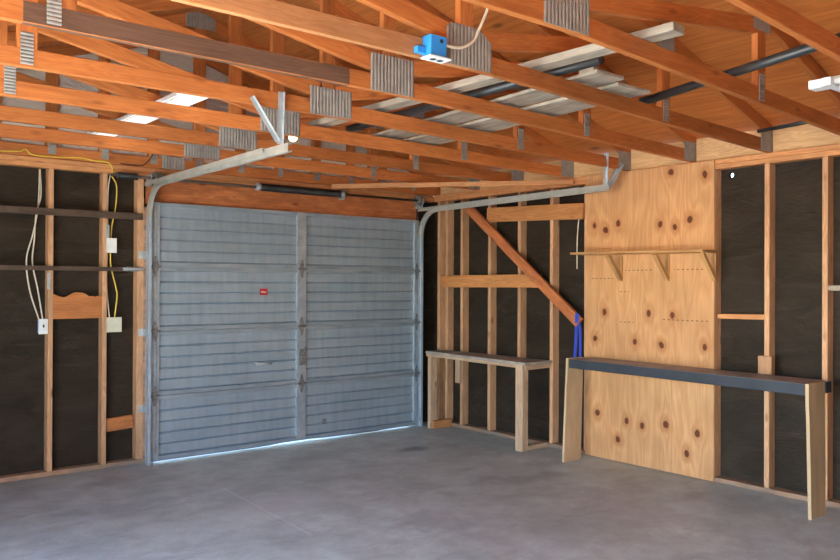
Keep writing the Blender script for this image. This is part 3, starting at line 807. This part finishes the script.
# handle rod, latch plates, sticker
hd = cyl('handle', (-2.13, -0.062, 0.762), (-1.985, -0.062, 0.765), 0.010, M_GALV, door)
bm = bmesh.new()
for x in (-2.125, -1.99): bm_box(bm, (x, -0.046, 0.763), (0.022, 0.036, 0.03), 0.002)
link('handle_bracket', mesh_from_bm(bm), M_GALV, door)
box('latch_plate', (-1.40, -0.036, 0.163), (0.034, 0.012, 0.05), M_DARKMETAL, door)
bm = bmesh.new()
bm_box(bm, (-1.665, -0.062, 0.80), (0.07, 0.008, 0.15), 0.002)
bm_tube(bm, [(-1.69, -0.07, 0.75), (-1.63, -0.07, 0.90)], 0.007, 8)
bmesh.ops.recalc_face_normals(bm, faces=bm.faces[:])
tag(link('lock_bar', mesh_from_bm(bm), M_DARKMETAL, door), 'rusty lock fitting on the middle stile')
st = box('sticker', (-2.055, -0.035, 1.413), (0.078, 0.003, 0.058), M_RED, door, bev=0)
tag(st, 'small red sticker with white script')
# white scribble-like lettering on the sticker, too small to read
bm = bmesh.new()
sc_pts = [(-2.082, -0.0378, 1.404), (-2.076, -0.0378, 1.42), (-2.07, -0.0378, 1.405), (-2.062, -0.0378, 1.418), (-2.056, -0.0378, 1.405), (-2.048, -0.0378, 1.416), (-2.042, -0.0378, 1.406), (-2.03, -0.0378, 1.412)]
bm_tube(bm, cat_rom(sc_pts, 5), 0.003, 6)
link('script_mark', mesh_from_bm(bm), M_WHITE, st)

# unseen strips added outside the door edges to block light leaks
for k, (xa, xb, za, zb) in enumerate(((-3.16, -3.04, 0.0, 2.2), (-0.29, -0.2, 0.0, 2.2), (-3.16, -0.2, 2.12, 2.2))):
    o = box('light_stop_%d' % (k + 1), ((xa + xb) / 2, 0.062, (za + zb) / 2), (xb - xa, 0.022, zb - za), M_SILL)
    tag(o, ('left', 'right', 'top')[k] + ' strip added behind the garage door edge to block daylight', 'light_stop', kind='structure')

# tracks
def track(x, s, ytop_end, zh, label, slope, xe):
    t = empty('door_track', (x, -0.06, 0.0), label, 'door track', 'garage door tracks')
    w, d, th = 0.052, 0.026, 0.003
    # C profile opening towards the door (side s); a along x, b across the bend
    prof = [(0, -w / 2), (s * d, -w / 2), (s * d, -w / 2 + th + 0.006), (s * (d - th), -w / 2 + th + 0.006), (s * (d - th), -w / 2 + th), (s * th, -w / 2 + th),
            (s * th, w / 2 - th), (s * (d - th), w / 2 - th), (s * (d - th), w / 2 - th - 0.006), (s * d, w / 2 - th - 0.006), (s * d, w / 2), (0, w / 2)]
    R = 0.27; yv = -0.075
    bm = bmesh.new(); bm_sweep(bm, prof, [(x, yv, 0.0), (x, yv, 1.0), (x, yv, zh - R)])
    link('vertical_rail', mesh_from_bm(bm), M_TRACK_DAYLIT, t)
    arc = [(x, yv - R + R * math.cos(a), zh - R + R * math.sin(a)) for a in [PI / 2 * i / 10 for i in range(11)]]
    bm = bmesh.new(); bm_sweep(bm, prof, arc)
    link('curved_rail', mesh_from_bm(bm), M_TRACK, t, smooth=False)
    bm = bmesh.new(); bm_sweep(bm, prof, [(x, yv - R, zh), (xe, ytop_end, zh + slope)])
    link('horizontal_rail', mesh_from_bm(bm), M_TRACK, t)
    bm = bmesh.new()
    zz = zh + 0.028
    for dx0, dx1, dz0, dz1 in ((-0.004 * s, 0.024 * s, -0.002, 0.002), (-0.004 * s, -0.001 * s, -0.03, 0.0)):
        v = [(min(dx0, dx1), dz0), (max(dx0, dx1), dz0), (max(dx0, dx1), dz1), (min(dx0, dx1), dz1)]
        A = [bm.verts.new((x + p[0], -0.01, zz + p[1] - 0.004)) for p in v]; B = [bm.verts.new((xe + p[0], ytop_end + 0.3, zz + slope * 0.86 + p[1])) for p in v]
        bm.faces.new(A); bm.faces.new(B)
        for k in range(4): bm.faces.new((A[k], A[(k + 1) % 4], B[(k + 1) % 4], B[k]))
    bmesh.ops.recalc_face_normals(bm, faces=bm.faces[:])
    link('stiffener_angle', mesh_from_bm(bm), M_TRACK, t)
    for z in (0.45, 1.08, 1.72):
        bm = bmesh.new()
        bm_box(bm, (x + (-s) * 0.004, -0.032, z), (0.004, 0.07, 0.06), 0.001)
        bm_box(bm, (x - s * 0.024, 0.0 - 0.003, z), (0.045, 0.004, 0.06), 0.001)
        link('wall_bracket', mesh_from_bm(bm), M_GALV, t)
    return t
tl = track(-3.142, 1, -2.54, 2.297, 'garage door track on the left, its rail running towards the camera', -0.024, -3.255)
tr = track(-0.225, -1, -2.50, 2.262, 'garage door track on the right, ending in front of the plywood', 0.022, -0.245)
angle_iron('hanger', (-3.30, -2.535, 2.285), (-3.293, -2.535, 2.585), 0.034, 0.02, M_GALV, tl, up=(0, -1, 0))
angle_iron('hanger', (-3.312, -2.53, 2.30), (-3.477, -2.53, 2.53), 0.026, 0.018, M_GALV, tl, up=(0, -1, 0))
angle_iron('hanger', (-0.255, -2.47, 2.285), (-0.30, -2.515, 2.56), 0.026, 0.026, M_GALV, tr, up=(0, -1, 0))
angle_iron('hanger', (-0.235, -2.485, 2.29), (-0.10, -2.52, 2.50), 0.034, 0.034, M_GALV, tr, up=(0, -1, 0))

# torsion spring on its shaft
t = empty('torsion_spring', (-1.7, -0.1, 2.35), 'black torsion spring and shaft mounted on the header above the door', 'spring')
cyl('shaft', (-3.45, -0.1, 2.349), (-0.27, -0.1, 2.36), 0.0125, M_RUST, t, 12)
def helix(x0, x1, r, wire, turns, z0, z1):
    p = []
    n = turns * 10
    for i in range(n + 1):
        a = 2 * PI * i / 10; q = i / n
        p.append((x0 + (x1 - x0) * q, -0.1 + r * math.cos(a), z0 + (z1 - z0) * q + r * math.sin(a)))
    return p
bm = bmesh.new(); bm_tube(bm, helix(-2.125, -1.275, 0.030, 0.0055, 75, 2.3545, 2.3565), 0.0058, 5)
bmesh.ops.recalc_face_normals(bm, faces=bm.faces[:])
link('coil', mesh_from_bm(bm), M_BLACKSTEEL, t, None, True)
for x in (-2.145, -1.255):
    cyl('winding_cone', (x - 0.03, -0.1, 2.355), (x + 0.03, -0.1, 2.3552), [0.034, 0.026] if x < -2 else [0.026, 0.036], M_GALV, t)
box('centre_bracket', (-1.225, -0.055, 2.352), (0.006, 0.11, 0.09), M_GALV, t)
def drum(x, side):
    bm = bmesh.new()
    w = 0.055
    rr = [0.02, 0.058, 0.058, 0.048, 0.05, 0.048, 0.05, 0.048, 0.058, 0.02]
    xs = [x + w * q for q in (-0.5, -0.49, -0.4, -0.36, -0.2, 0.0, 0.15, 0.3, 0.42, 0.5)]
    bm_tube(bm, [(a, -0.1, 2.35 + (a + 3.1) * 0.0035) for a in xs], rr, 20)
    bmesh.ops.recalc_face_normals(bm, faces=bm.faces[:])
    link('cable_drum', mesh_from_bm(bm), M_DARKMETAL, t)
drum(-3.07, -1); drum(-0.285, 1)
for x in (-3.125, -0.25):
    box('bearing_bracket', (x, -0.06, 2.335), (0.006, 0.118, 0.10), M_STILE, t)
bm = bmesh.new(); bm_tube(bm, helix(-3.40, -3.235, 0.024, 0.005, 16, 2.349, 2.3497), 0.006, 5)
bmesh.ops.recalc_face_normals(bm, faces=bm.faces[:])
link('short_coil', mesh_from_bm(bm), M_BLACKSTEEL, t, None, True)
# thin cables from drum to the bottom of the door
for x in (-3.06, -0.27):
    tube('lift_cable', [(x, -0.062, 2.33), (x, -0.066, 1.2), (x, -0.066, 0.08)], 0.0022, M_DARKMETAL, t, 5)

# thin lath tucked below the trusses across the far corner
tag(beam('wooden_lath', (-1.43, -0.2, 2.408), (-0.03, -1.95, 2.398), 0.03, 0.042, M_PLATE_WOOD), 'thin bright wooden lath under the trusses above the door corner', 'lath')

# rusty angle bars across the left studs
GR = 'rusty steel bars left of the door'
o = angle_iron('steel_bar', (-5.9, -0.03, 2.032), (-3.17, -0.03, 2.032), 0.045, 0.05, M_RUST); tag(o, 'upper rusty angle bar running across the studs left of the door', 'bar', GR)
o = angle_iron('steel_bar', (-5.9, -0.022, 1.60), (-3.30, -0.022, 1.60), 0.03, 0.034, M_RUST); tag(o, 'lower thin rusty bar running across the studs left of the door', 'bar', GR)
t = empty('slide_latch', (-3.2, -0.03, 1.6), 'bright steel slide bolt at the end of the lower rusty bar', 'latch')
cyl('bolt', (-3.33, -0.05, 1.602), (-3.165, -0.05, 1.604), 0.011, M_GALV, t)
box('latch_base', (-3.245, -0.032, 1.602), (0.10, 0.018, 0.04), M_DARKMETAL, t)
box('latch_tip', (-3.315, -0.05, 1.602), (0.03, 0.022, 0.026), M_GALV, t)
for x in (-3.44, ):
    o = box('metal_strap', (x, -0.006, 1.90), (0.028, 0.006, 0.11), M_GALV); tag(o, 'small galvanised strap on the stud under the upper rusty bar', 'strap', 'small metal straps')
o = box('metal_strap', (-3.88, -0.006, 1.50), (0.024, 0.006, 0.13), M_GALV); tag(o, 'small galvanised strap on the switch stud just under the lower bar', 'strap', 'small metal straps')

# ------------------------------------------------------------------ electrics
def ybox(name, x0, x1, z0, z1, y0, y1, mat, parent=None, bev=0.002):
    return box(name, ((x0 + x1) / 2, (y0 + y1) / 2, (z0 + z1) / 2), (x1 - x0, y1 - y0, z1 - z0), mat, parent, bev)
t = empty('light_switch', (-3.92, -0.02, 1.15), 'white light switch on the stud left of the garage door', 'light switch')
ybox('switch_plate', -3.955, -3.888, 1.096, 1.212, -0.022, -0.016, M_WHITE, t)
ybox('switch_box', -3.948, -3.887, 1.105, 1.203, -0.016, 0.04, M_BLUEBOX, t)
bm = bmesh.new(); bm_box(bm, (-3.921, -0.028, 1.158), (0.009, 0.014, 0.022), 0.001)
tag(link('toggle', mesh_from_bm(bm), M_BLACK, t), 'dark toggle lever')
t = empty('junction_box', (-3.41, -0.02, 1.79), 'white electrical box high on the second stud left of the door', 'electrical box', 'electrical boxes on the second stud')
ybox('box_body', -3.447, -3.378, 1.735, 1.845, -0.02, 0.04, M_WHITE, t); ybox('cover', -3.452, -3.373, 1.731, 1.849, -0.026, -0.02, M_WHITE, t)
t = empty('junction_box', (-3.39, -0.02, 1.15), 'square ivory electrical box lower on the second stud left of the door', 'electrical box', 'electrical boxes on the second stud')
ybox('box_body', -3.443, -3.335, 1.10, 1.205, -0.02, 0.04, M_BEIGE, t); ybox('cover', -3.45, -3.33, 1.093, 1.212, -0.027, -0.02, M_BEIGE, t)
GC = 'cables on the left studs'
o = tube('cable', [(-3.942, 0.03, 2.36), (-3.948, 0.03, 2.12), (-3.962, 0.035, 1.98), (-3.99, 0.035, 1.84), (-4.03, 0.035, 1.66), (-4.005, 0.035, 1.43), (-3.94, 0.03, 1.205)], 0.0055, M_CABLE); tag(o, 'cream cable to the light switch, bowing furthest left', 'cable', GC)
o = tube('cable', [(-3.935, 0.045, 2.36), (-3.928, 0.045, 2.16), (-3.96, 0.045, 2.02), (-3.974, 0.045, 1.81), (-3.985, 0.045, 1.64), (-3.945, 0.045, 1.43), (-3.912, 0.035, 1.205)], 0.0055, M_CABLE); tag(o, 'cream cable to the light switch, the straighter right one', 'cable', GC)
o = tube('cable', [(-3.412, 0.02, 2.37), (-3.428, 0.02, 2.25), (-3.432, 0.02, 2.03), (-3.425, 0.025, 1.848)], 0.005, M_CABLE); tag(o, 'pale cable dropping beside the stud into the white box', 'cable', GC)
o = tube('cable', [(-3.41, 0.03, 2.37), (-3.36, 0.03, 2.28), (-3.365, 0.03, 2.12), (-3.395, 0.03, 1.95), (-3.402, 0.03, 1.848)], 0.0055, M_YELLOW); tag(o, 'yellow cable bowing right above the white electrical box', 'cable', GC)
o = tube('cable', [(-3.405, 0.03, 1.732), (-3.40, 0.03, 1.62), (-3.36, 0.03, 1.45), (-3.35, 0.03, 1.38), (-3.37, 0.03, 1.207)], 0.0055, M_YELLOW); tag(o, 'yellow cable between the white box and the ivory box', 'cable', GC)
o = tube('cable', [(-3.43, 0.025, 1.732), (-3.436, 0.025, 1.6), (-3.435, 0.025, 1.46), (-3.425, 0.03, 1.35), (-3.41, 0.03, 1.207)], 0.005, M_CABLE); tag(o, 'pale cable between the white box and the ivory box', 'cable', GC)
o = tube('cable', [(-4.9, -0.03, 2.455), (-4.4, -0.03, 2.455), (-4.12, -0.035, 2.47), (-4.06, -0.035, 2.492), (-4.0, -0.03, 2.456), (-3.8, -0.03, 2.458), (-3.66, -0.035, 2.468), (-3.55, -0.03, 2.456), (-3.46, -0.03, 2.456), (-3.41, -0.012, 2.42), (-3.41, -0.012, 2.36)], 0.0055, M_YELLOW); tag(o, 'yellow cable lying along the top plate left of the door', 'cable', GC)
o = tube('cable', [(-3.35, -0.03, 2.456), (-3.2, -0.03, 2.452), (-3.15, -0.03, 2.47), (-3.10, -0.03, 2.53), (-3.07, -0.025, 2.58)], 0.004, M_BLACK); tag(o, 'thin black wire curling up over the top plate near the left track', 'cable', GC)
o = tube('cable', [(-0.012, -1.998, 2.075), (-0.01, -1.985, 1.99), (-0.005, -1.972, 1.85), (0.0, -1.968, 1.63)], 0.0045, M_CABLE); tag(o, 'grey-white wire hanging beside the left edge of the plywood', 'cable')

# blue outlet box hung on the truss with its cable
TY4 = TY(4) - T / 2
t = empty('outlet_box', (-3.19, TY4 - 0.03, 2.52), 'blue plastic outlet box with white cover, hung on a truss', 'outlet box')
bx = ybox('box_body', -3.235, -3.135, 2.535, 2.632, TY4 - 0.062, TY4 - 0.001, M_BLUEBOX, t, 0.004)
ybox('mounting_tab', -3.285, -3.235, 2.545, 2.575, TY4 - 0.03, TY4 - 0.001, M_BLUEBOX, t)
cv = ybox('cover_plate', -3.245, -3.118, 2.524, 2.533, TY4 - 0.075, TY4 - 0.001, M_WHITE, t)
for x in (-3.20, -3.158):
    bm = bmesh.new(); bm_tube(bm, [(x, TY4 - 0.037, 2.5235), (x, TY4 - 0.037, 2.5265)], 0.016, 16); bmesh.ops.recalc_face_normals(bm, faces=bm.faces[:])
    link('socket_face', mesh_from_bm(bm), M_BLACK, cv)
bm = bmesh.new(); bm_tube(bm, [(-3.17, TY4 - 0.064, 2.607), (-3.17, TY4 - 0.061, 2.607)], 0.010, 12); bmesh.ops.recalc_face_normals(bm, faces=bm.faces[:])
link('knockout', mesh_from_bm(bm), M_BLACK, bx)
o = tube('cable', [(-3.134, TY4 - 0.045, 2.60), (-3.08, TY4 - 0.05, 2.598), (-3.02, TY4 - 0.05, 2.612), (-2.955, TY4 - 0.05, 2.655), (-2.925, TY4 - 0.05, 2.71), (-2.885, TY4 - 0.06, 2.80), (-2.855, TY4 - 0.05, 2.88), (-2.80, TY4 - 0.02, 3.05), (-2.76, TY4 - 0.012, 3.3)], 0.007, M_CABLE)
tag(o, 'cream cable rising from the blue outlet box', 'cable')

# lit louvred lamp lying on the chords at the left
t = empty('ceiling_light', (-3.56, -1.2, 2.60), 'glowing white louvred strip light lying on the bottom chords at left', 'ceiling light')
ybox('housing', -3.632, -3.478, 2.634, 2.662, -1.99, -0.10, M_LAMPWHITE, t)
ybox('diffuser', -3.628, -3.482, 2.629, 2.634, -1.985, -0.105, M_DIFF, t, 0)
bm = bmesh.new()
for i in range(8): bm_box(bm, (-3.628 + 0.146 * i / 7, -1.045, 2.625), (0.004, 1.88, 0.010))
link('louvre_blades', mesh_from_bm(bm), M_LAMPWHITE, t)
# small bright warm patch further along, built as a glowing bulb
t = empty('light_bulb', (-2.45, -1.0, 2.62), 'bright warm patch built as a small bulb between trusses above the left track end', 'light bulb')
bm = bmesh.new()
bm_tube(bm, [(-2.62, -1.50, 2.60), (-2.618, -1.50, 2.585), (-2.616, -1.50, 2.565), (-2.614, -1.50, 2.54), (-2.613, -1.50, 2.525), (-2.613, -1.50, 2.518)], [0.014, 0.018, 0.030, 0.032, 0.022, 0.006], 14)
bmesh.ops.recalc_face_normals(bm, faces=bm.faces[:])
link('glass_globe', mesh_from_bm(bm), M_BULB, t, None, True)
cyl('lamp_socket', (-2.62, -1.50, 2.60), (-2.62, -1.50, 2.687), 0.02, M_WHITE, t)
beam('mounting_strip', (-2.62, -1.25, 2.695), (-2.62, -1.88, 2.695), 0.05, 0.018, M_GREYWOOD, t)

# unlit strip light hung below the nearest truss at the right edge
t = empty('strip_light', (-1.75, -5.4, 2.5), 'unlit white strip light under the trusses at the right edge', 'strip light')
def lbar(name, x0, x1, y0, y1, z0, z1, mat): return box(name, ((x0 + x1) / 2, (y0 + y1) / 2, (z0 + z1) / 2), (x1 - x0, y1 - y0, z1 - z0), mat, t, 0.003)
lbar('housing', -1.475, -1.395, -5.9, -4.67, 2.488, 2.532, M_LAMPWHITE)
for x in (-1.52, -1.35):
    cyl('lamp_tube', (x, -5.85, 2.495), (x, -4.82, 2.495), 0.016, M_LAMPWHITE, t)
for y in (-5.86, -4.80):
    lbar('lamp_holder', -1.57, -1.30, y - 0.022, y + 0.022, 2.47, 2.51, M_LAMPWHITE)

# ------------------------------------------------------------------ lumber stored on the trusses
GL = 'lumber stored on the bottom chords'
def zc_at(x, y):                       # height of the chord tops along the truss row, sloping up towards the camera
    return 2.5355 + 0.0315 * max(0, -y) * (-x / 2.93) + 0.002
def lie(name, p0, p1, w, t_, mat, dz=0.0):
    return beam(name, (*p0, zc_at(*p0) + t_ / 2 + dz), (*p1, zc_at(*p1) + t_ / 2 + dz), w, t_, mat)
o = lie('lumber_board', (-2.58, -1.72), (-2.335, -4.48), 0.105, 0.04, M_GREYWOOD); tag(o, 'long weathered grey board sticking out towards the camera, leftmost of the stored lumber', 'board', GL)
o = lie('lumber_board', (-1.98, -1.72), (-2.02, -3.86), 0.235, 0.02, M_GREYWOOD, 0.004); tag(o, 'wide flat weathered board lying right of the dark pipe on the trusses', 'board', GL)
o = lie('lumber_board', (-1.66, -1.72), (-1.72, -3.80), 0.30, 0.02, M_GREYWOOD, 0.004); tag(o, 'wide flat stained board, rightmost of the stored lumber', 'board', GL)
zb_ = zc_at(-1.9, -3.75) + 0.046
o = beam('lumber_board', (-2.13, -3.78, zb_), (-1.72, -3.69, zb_), 0.09, 0.042, M_GREYWOOD); tag(o, 'short offcut lying crosswise on the ends of the flat stored boards', 'board', GL)
o = cyl('black_pipe', (-2.30, -1.75, zc_at(-2.30, -1.75) + 0.031), (-2.22, -3.95, zc_at(-2.22, -3.95) + 0.031), 0.028, M_PIPE); tag(o, 'black pipe lying between the grey boards on the trusses', 'pipe', 'black pipes on the trusses')
o = cyl('black_pipe', (-1.37, -3.60, 2.625), (-1.71, -5.05, 2.655), 0.026, M_PIPE); tag(o, 'black pipe lying on the trusses at the right, reaching towards the nearest truss', 'pipe', 'black pipes on the trusses')
o = cyl('black_pipe', (-0.19, -3.735, 2.572), (-0.27, -4.26, 2.575), 0.014, M_PIPE); tag(o, 'thin dark rod lying by the eaves above the stud bay right of the plywood', 'rod')

# ------------------------------------------------------------------ shelf on the plywood
t = empty('wall_shelf', (-0.1, -2.68, 1.75), 'long narrow wooden shelf with three slanted brackets on the plywood', 'shelf')
M_, L_ = frame((-0.118, -2.07, 1.758), (-0.118, -3.325, 1.746))
bm = bmesh.new(); bm_box(bm, (0, 0, 0), (L_, 0.20, 0.018), 0.002)
link('shelf_board', mesh_from_bm(bm), M_SHELF, t, M_)
for y in (-2.452, -2.90, -3.308):
    b_ = beam('bracket', (-0.20, y, 1.732), (-0.026, y, 1.535), 0.036, 0.032, M_SHELF, t)
    upright((-0.022, y), 0.016, 0.03, 1.52, 1.735, M_SHELF, 'bracket_upright', b_)

# ------------------------------------------------------------------ benches
t = empty('work_bench', (-0.18, -0.93, 0), 'small low bench with worn grey top in the far corner by the door', 'bench')
o = prism('bench_top', [(-0.262, -0.19), (-0.366, -1.69), (-0.004, -1.69), (-0.004, -0.19)], 'z', 0.773, 0.796, M_BENCHTOP, t)
beam('front_rail', (-0.252, -0.20, 0.757), (-0.343, -1.56, 0.757), 0.022, 0.03, M_OLDLEG, t)
upright((-0.215, -0.245), 0.085, 0.05, 0.0, 0.772, M_OLDLEG, 'leg', t)
upright((-0.318, -1.605), 0.075, 0.088, 0.0, 0.772, M_OLDLEG, 'leg', t)
beam('end_rail', (-0.345, -1.668, 0.748), (-0.004, -1.668, 0.752), 0.018, 0.04, M_OLDLEG, t)
beam('foot_rail', (-0.25, -0.29, 0.042), (-0.004, -0.29, 0.042), 0.05, 0.082, M_PLATE_WOOD, t)
beam('foot_rail', (-0.275, -1.625, 0.022), (-0.004, -1.625, 0.022), 0.04, 0.042, M_OLDLEG, t)

t = empty('long_bench', (-0.22, -3.15, 0), 'long bench with dark slate top and tan end panels before the plywood', 'bench')
# slab: front edge runs from (-.34,-2.15) to (-.435,-4.19); back part runs on past the right end panel
bm = bmesh.new()
poly = [(-0.33, -2.155), (-0.446, -4.186), (-0.222, -4.186), (-0.222, -4.214), (-0.14, -4.214), (-0.03, -2.155)]
A = [bm.verts.new((x, y, 0.79)) for x, y in poly]; B = [bm.verts.new((x, y, 0.866)) for x, y in poly]
bm.faces.new(A[::-1]); bm.faces.new(B)
for i in range(6): bm.faces.new((A[i], A[(i + 1) % 6], B[(i + 1) % 6], B[i]))
bmesh.ops.recalc_face_normals(bm, faces=bm.faces[:])
bmesh.ops.bevel(bm, geom=bm.edges[:], offset=0.003, segments=1, affect='EDGES')
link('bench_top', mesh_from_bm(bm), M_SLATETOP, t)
def panel(y, pts, label):
    R = Matrix.Translation((0, y, 0))
    bm = bmesh.new()
    A = [bm.verts.new((-z, -0.011, x)) for x, z in pts]; B = [bm.verts.new((-z, 0.011, x)) for x, z in pts]   # local X down the board
    bm.faces.new(A); bm.faces.new(B[::-1])
    n = len(pts)
    for i in range(n): bm.faces.new((A[i], B[i], B[(i + 1) % n], A[(i + 1) % n]))
    bmesh.ops.recalc_face_normals(bm, faces=bm.faces[:])
    Rr = Matrix(((0, 0, 1), (0, 1, 0), (-1, 0, 0))).to_4x4()
    o = link('end_panel', mesh_from_bm(bm), M_TAN, t, R @ Rr)
    return o
panel(-2.143, [(-0.386, 0.0), (-0.168, 0.0), (-0.14, 0.87), (-0.338, 0.87)], '')
panel(-4.199, [(-0.413, 0.0), (-0.215, 0.0), (-0.217, 0.30), (-0.226, 0.64), (-0.228, 0.868), (-0.455, 0.868), (-0.452, 0.72), (-0.442, 0.62), (-0.43, 0.35)], '')

# blue strap hanging at the plywood edge
t = empty('hanging_strap', (-0.05, -2.05, 0.9), 'blue webbing strap hanging from the end of the diagonal brace', 'strap')
def ribbon(name, pts, w, th, mat, parent):
    bm = bmesh.new(); rows = []
    for x, y, z in cat_rom(pts, 6):
        rows.append([bm.verts.new(p) for p in ((x - th, y - w / 2, z), (x + th, y - w / 2, z), (x + th, y + w / 2, z), (x - th, y + w / 2, z))])
    for A, B in zip(rows, rows[1:]):
        for k in range(4): bm.faces.new((A[k], B[k], B[(k + 1) % 4], A[(k + 1) % 4]))
    bm.faces.new(rows[0]); bm.faces.new(rows[-1][::-1])
    bmesh.ops.recalc_face_normals(bm, faces=bm.faces[:])
    return link(name, mesh_from_bm(bm), mat, parent)
ribbon('strap_strand', [(-0.09, -2.035, 1.22), (-0.07, -2.02, 1.1), (-0.055, -2.0, 0.95), (-0.05, -1.985, 0.80), (-0.05, -1.98, 0.4)], 0.03, 0.002, M_STRAP, t)
ribbon('strap_strand', [(-0.093, -2.043, 1.23), (-0.06, -2.052, 1.1), (-0.045, -2.045, 0.95), (-0.045, -2.045, 0.80), (-0.045, -2.04, 0.35)], 0.028, 0.002, M_STRAP, t)
tube('strap_knot', [(-0.088, -2.03, 1.205), (-0.09, -2.045, 1.235), (-0.085, -2.06, 1.21)], 0.012, M_STRAP, t)

# ------------------------------------------------------------------ camera
cam = bpy.data.cameras.new('camera'); co = bpy.data.objects.new('camera', cam); COL.objects.link(co)
F, YAW, PIT, ROLL = 797.11, math.radians(39.394), math.radians(0.2615), math.radians(0.2443)
cam.sensor_width = 36.0; cam.lens = 36.0 * F / 840.0; cam.clip_start = 0.05; cam.clip_end = 200
fw = Vector((math.sin(YAW) * math.cos(PIT), math.cos(YAW) * math.cos(PIT), math.sin(PIT)))
r = Vector((math.cos(YAW), -math.sin(YAW), 0)); u = r.cross(fw)
r2 = r * math.cos(ROLL) + u * math.sin(ROLL); u2 = u * math.cos(ROLL) - r * math.sin(ROLL)
Mc = Matrix((r2, u2, -fw)).transposed().to_4x4(); Mc.translation = (-5.5628, -6.5477, 1.4936)
co.matrix_world = Mc
SC.camera = co

# ------------------------------------------------------------------ light
w = bpy.data.worlds.new('sky'); SC.world = w; w.use_nodes = True
n = w.node_tree; n.nodes.clear()
sky = n.nodes.new('ShaderNodeTexSky'); sky.sky_type = 'NISHITA'; sky.sun_disc = False
sky.sun_elevation = math.radians(48); sky.sun_rotation = math.radians(284); sky.altitude = 1400; sky.dust_density = 0.6
bg = n.nodes.new('ShaderNodeBackground'); bg.inputs[1].default_value = 0.62
out = n.nodes.new('ShaderNodeOutputWorld')
n.links.new(sky.outputs[0], bg.inputs[0]); n.links.new(bg.outputs[0], out.inputs[0])
sl = bpy.data.lights.new('sun', 'SUN'); sl.energy = 20.0; sl.angle = math.radians(0.6); sl.color = (1.0, 0.96, 0.89)
so = bpy.data.objects.new('sun', sl); COL.objects.link(so)
SUN_FROM = Vector((-0.9, 0.22, 1.7))
so.rotation_euler = SUN_FROM.to_track_quat('Z', 'Y').to_euler()
so.location = (-30, -10, 40)
# daylight portal in the open rear doorway (steers sampling only)
pl = bpy.data.lights.new('doorway_portal', 'AREA'); pl.shape = 'RECTANGLE'; pl.size = 4.8; pl.size_y = 2.2
pl.cycles.is_portal = True
po = bpy.data.objects.new('doorway_portal', pl); COL.objects.link(po)
po.location = (-6.08, -4.6, 1.1); po.rotation_euler = (math.radians(90), 0, math.radians(-90))

SC.view_settings.view_transform = 'Standard'; SC.view_settings.look = 'None'
SC.view_settings.exposure = 1.8; SC.view_settings.gamma = 1.0; SC.view_settings.use_curve_mapping = False
SC.cycles.max_bounces = 12; SC.cycles.diffuse_bounces = 8; SC.cycles.glossy_bounces = 4
SC.cycles.use_denoising = True
SC.cycles.sample_clamp_indirect = 6.0
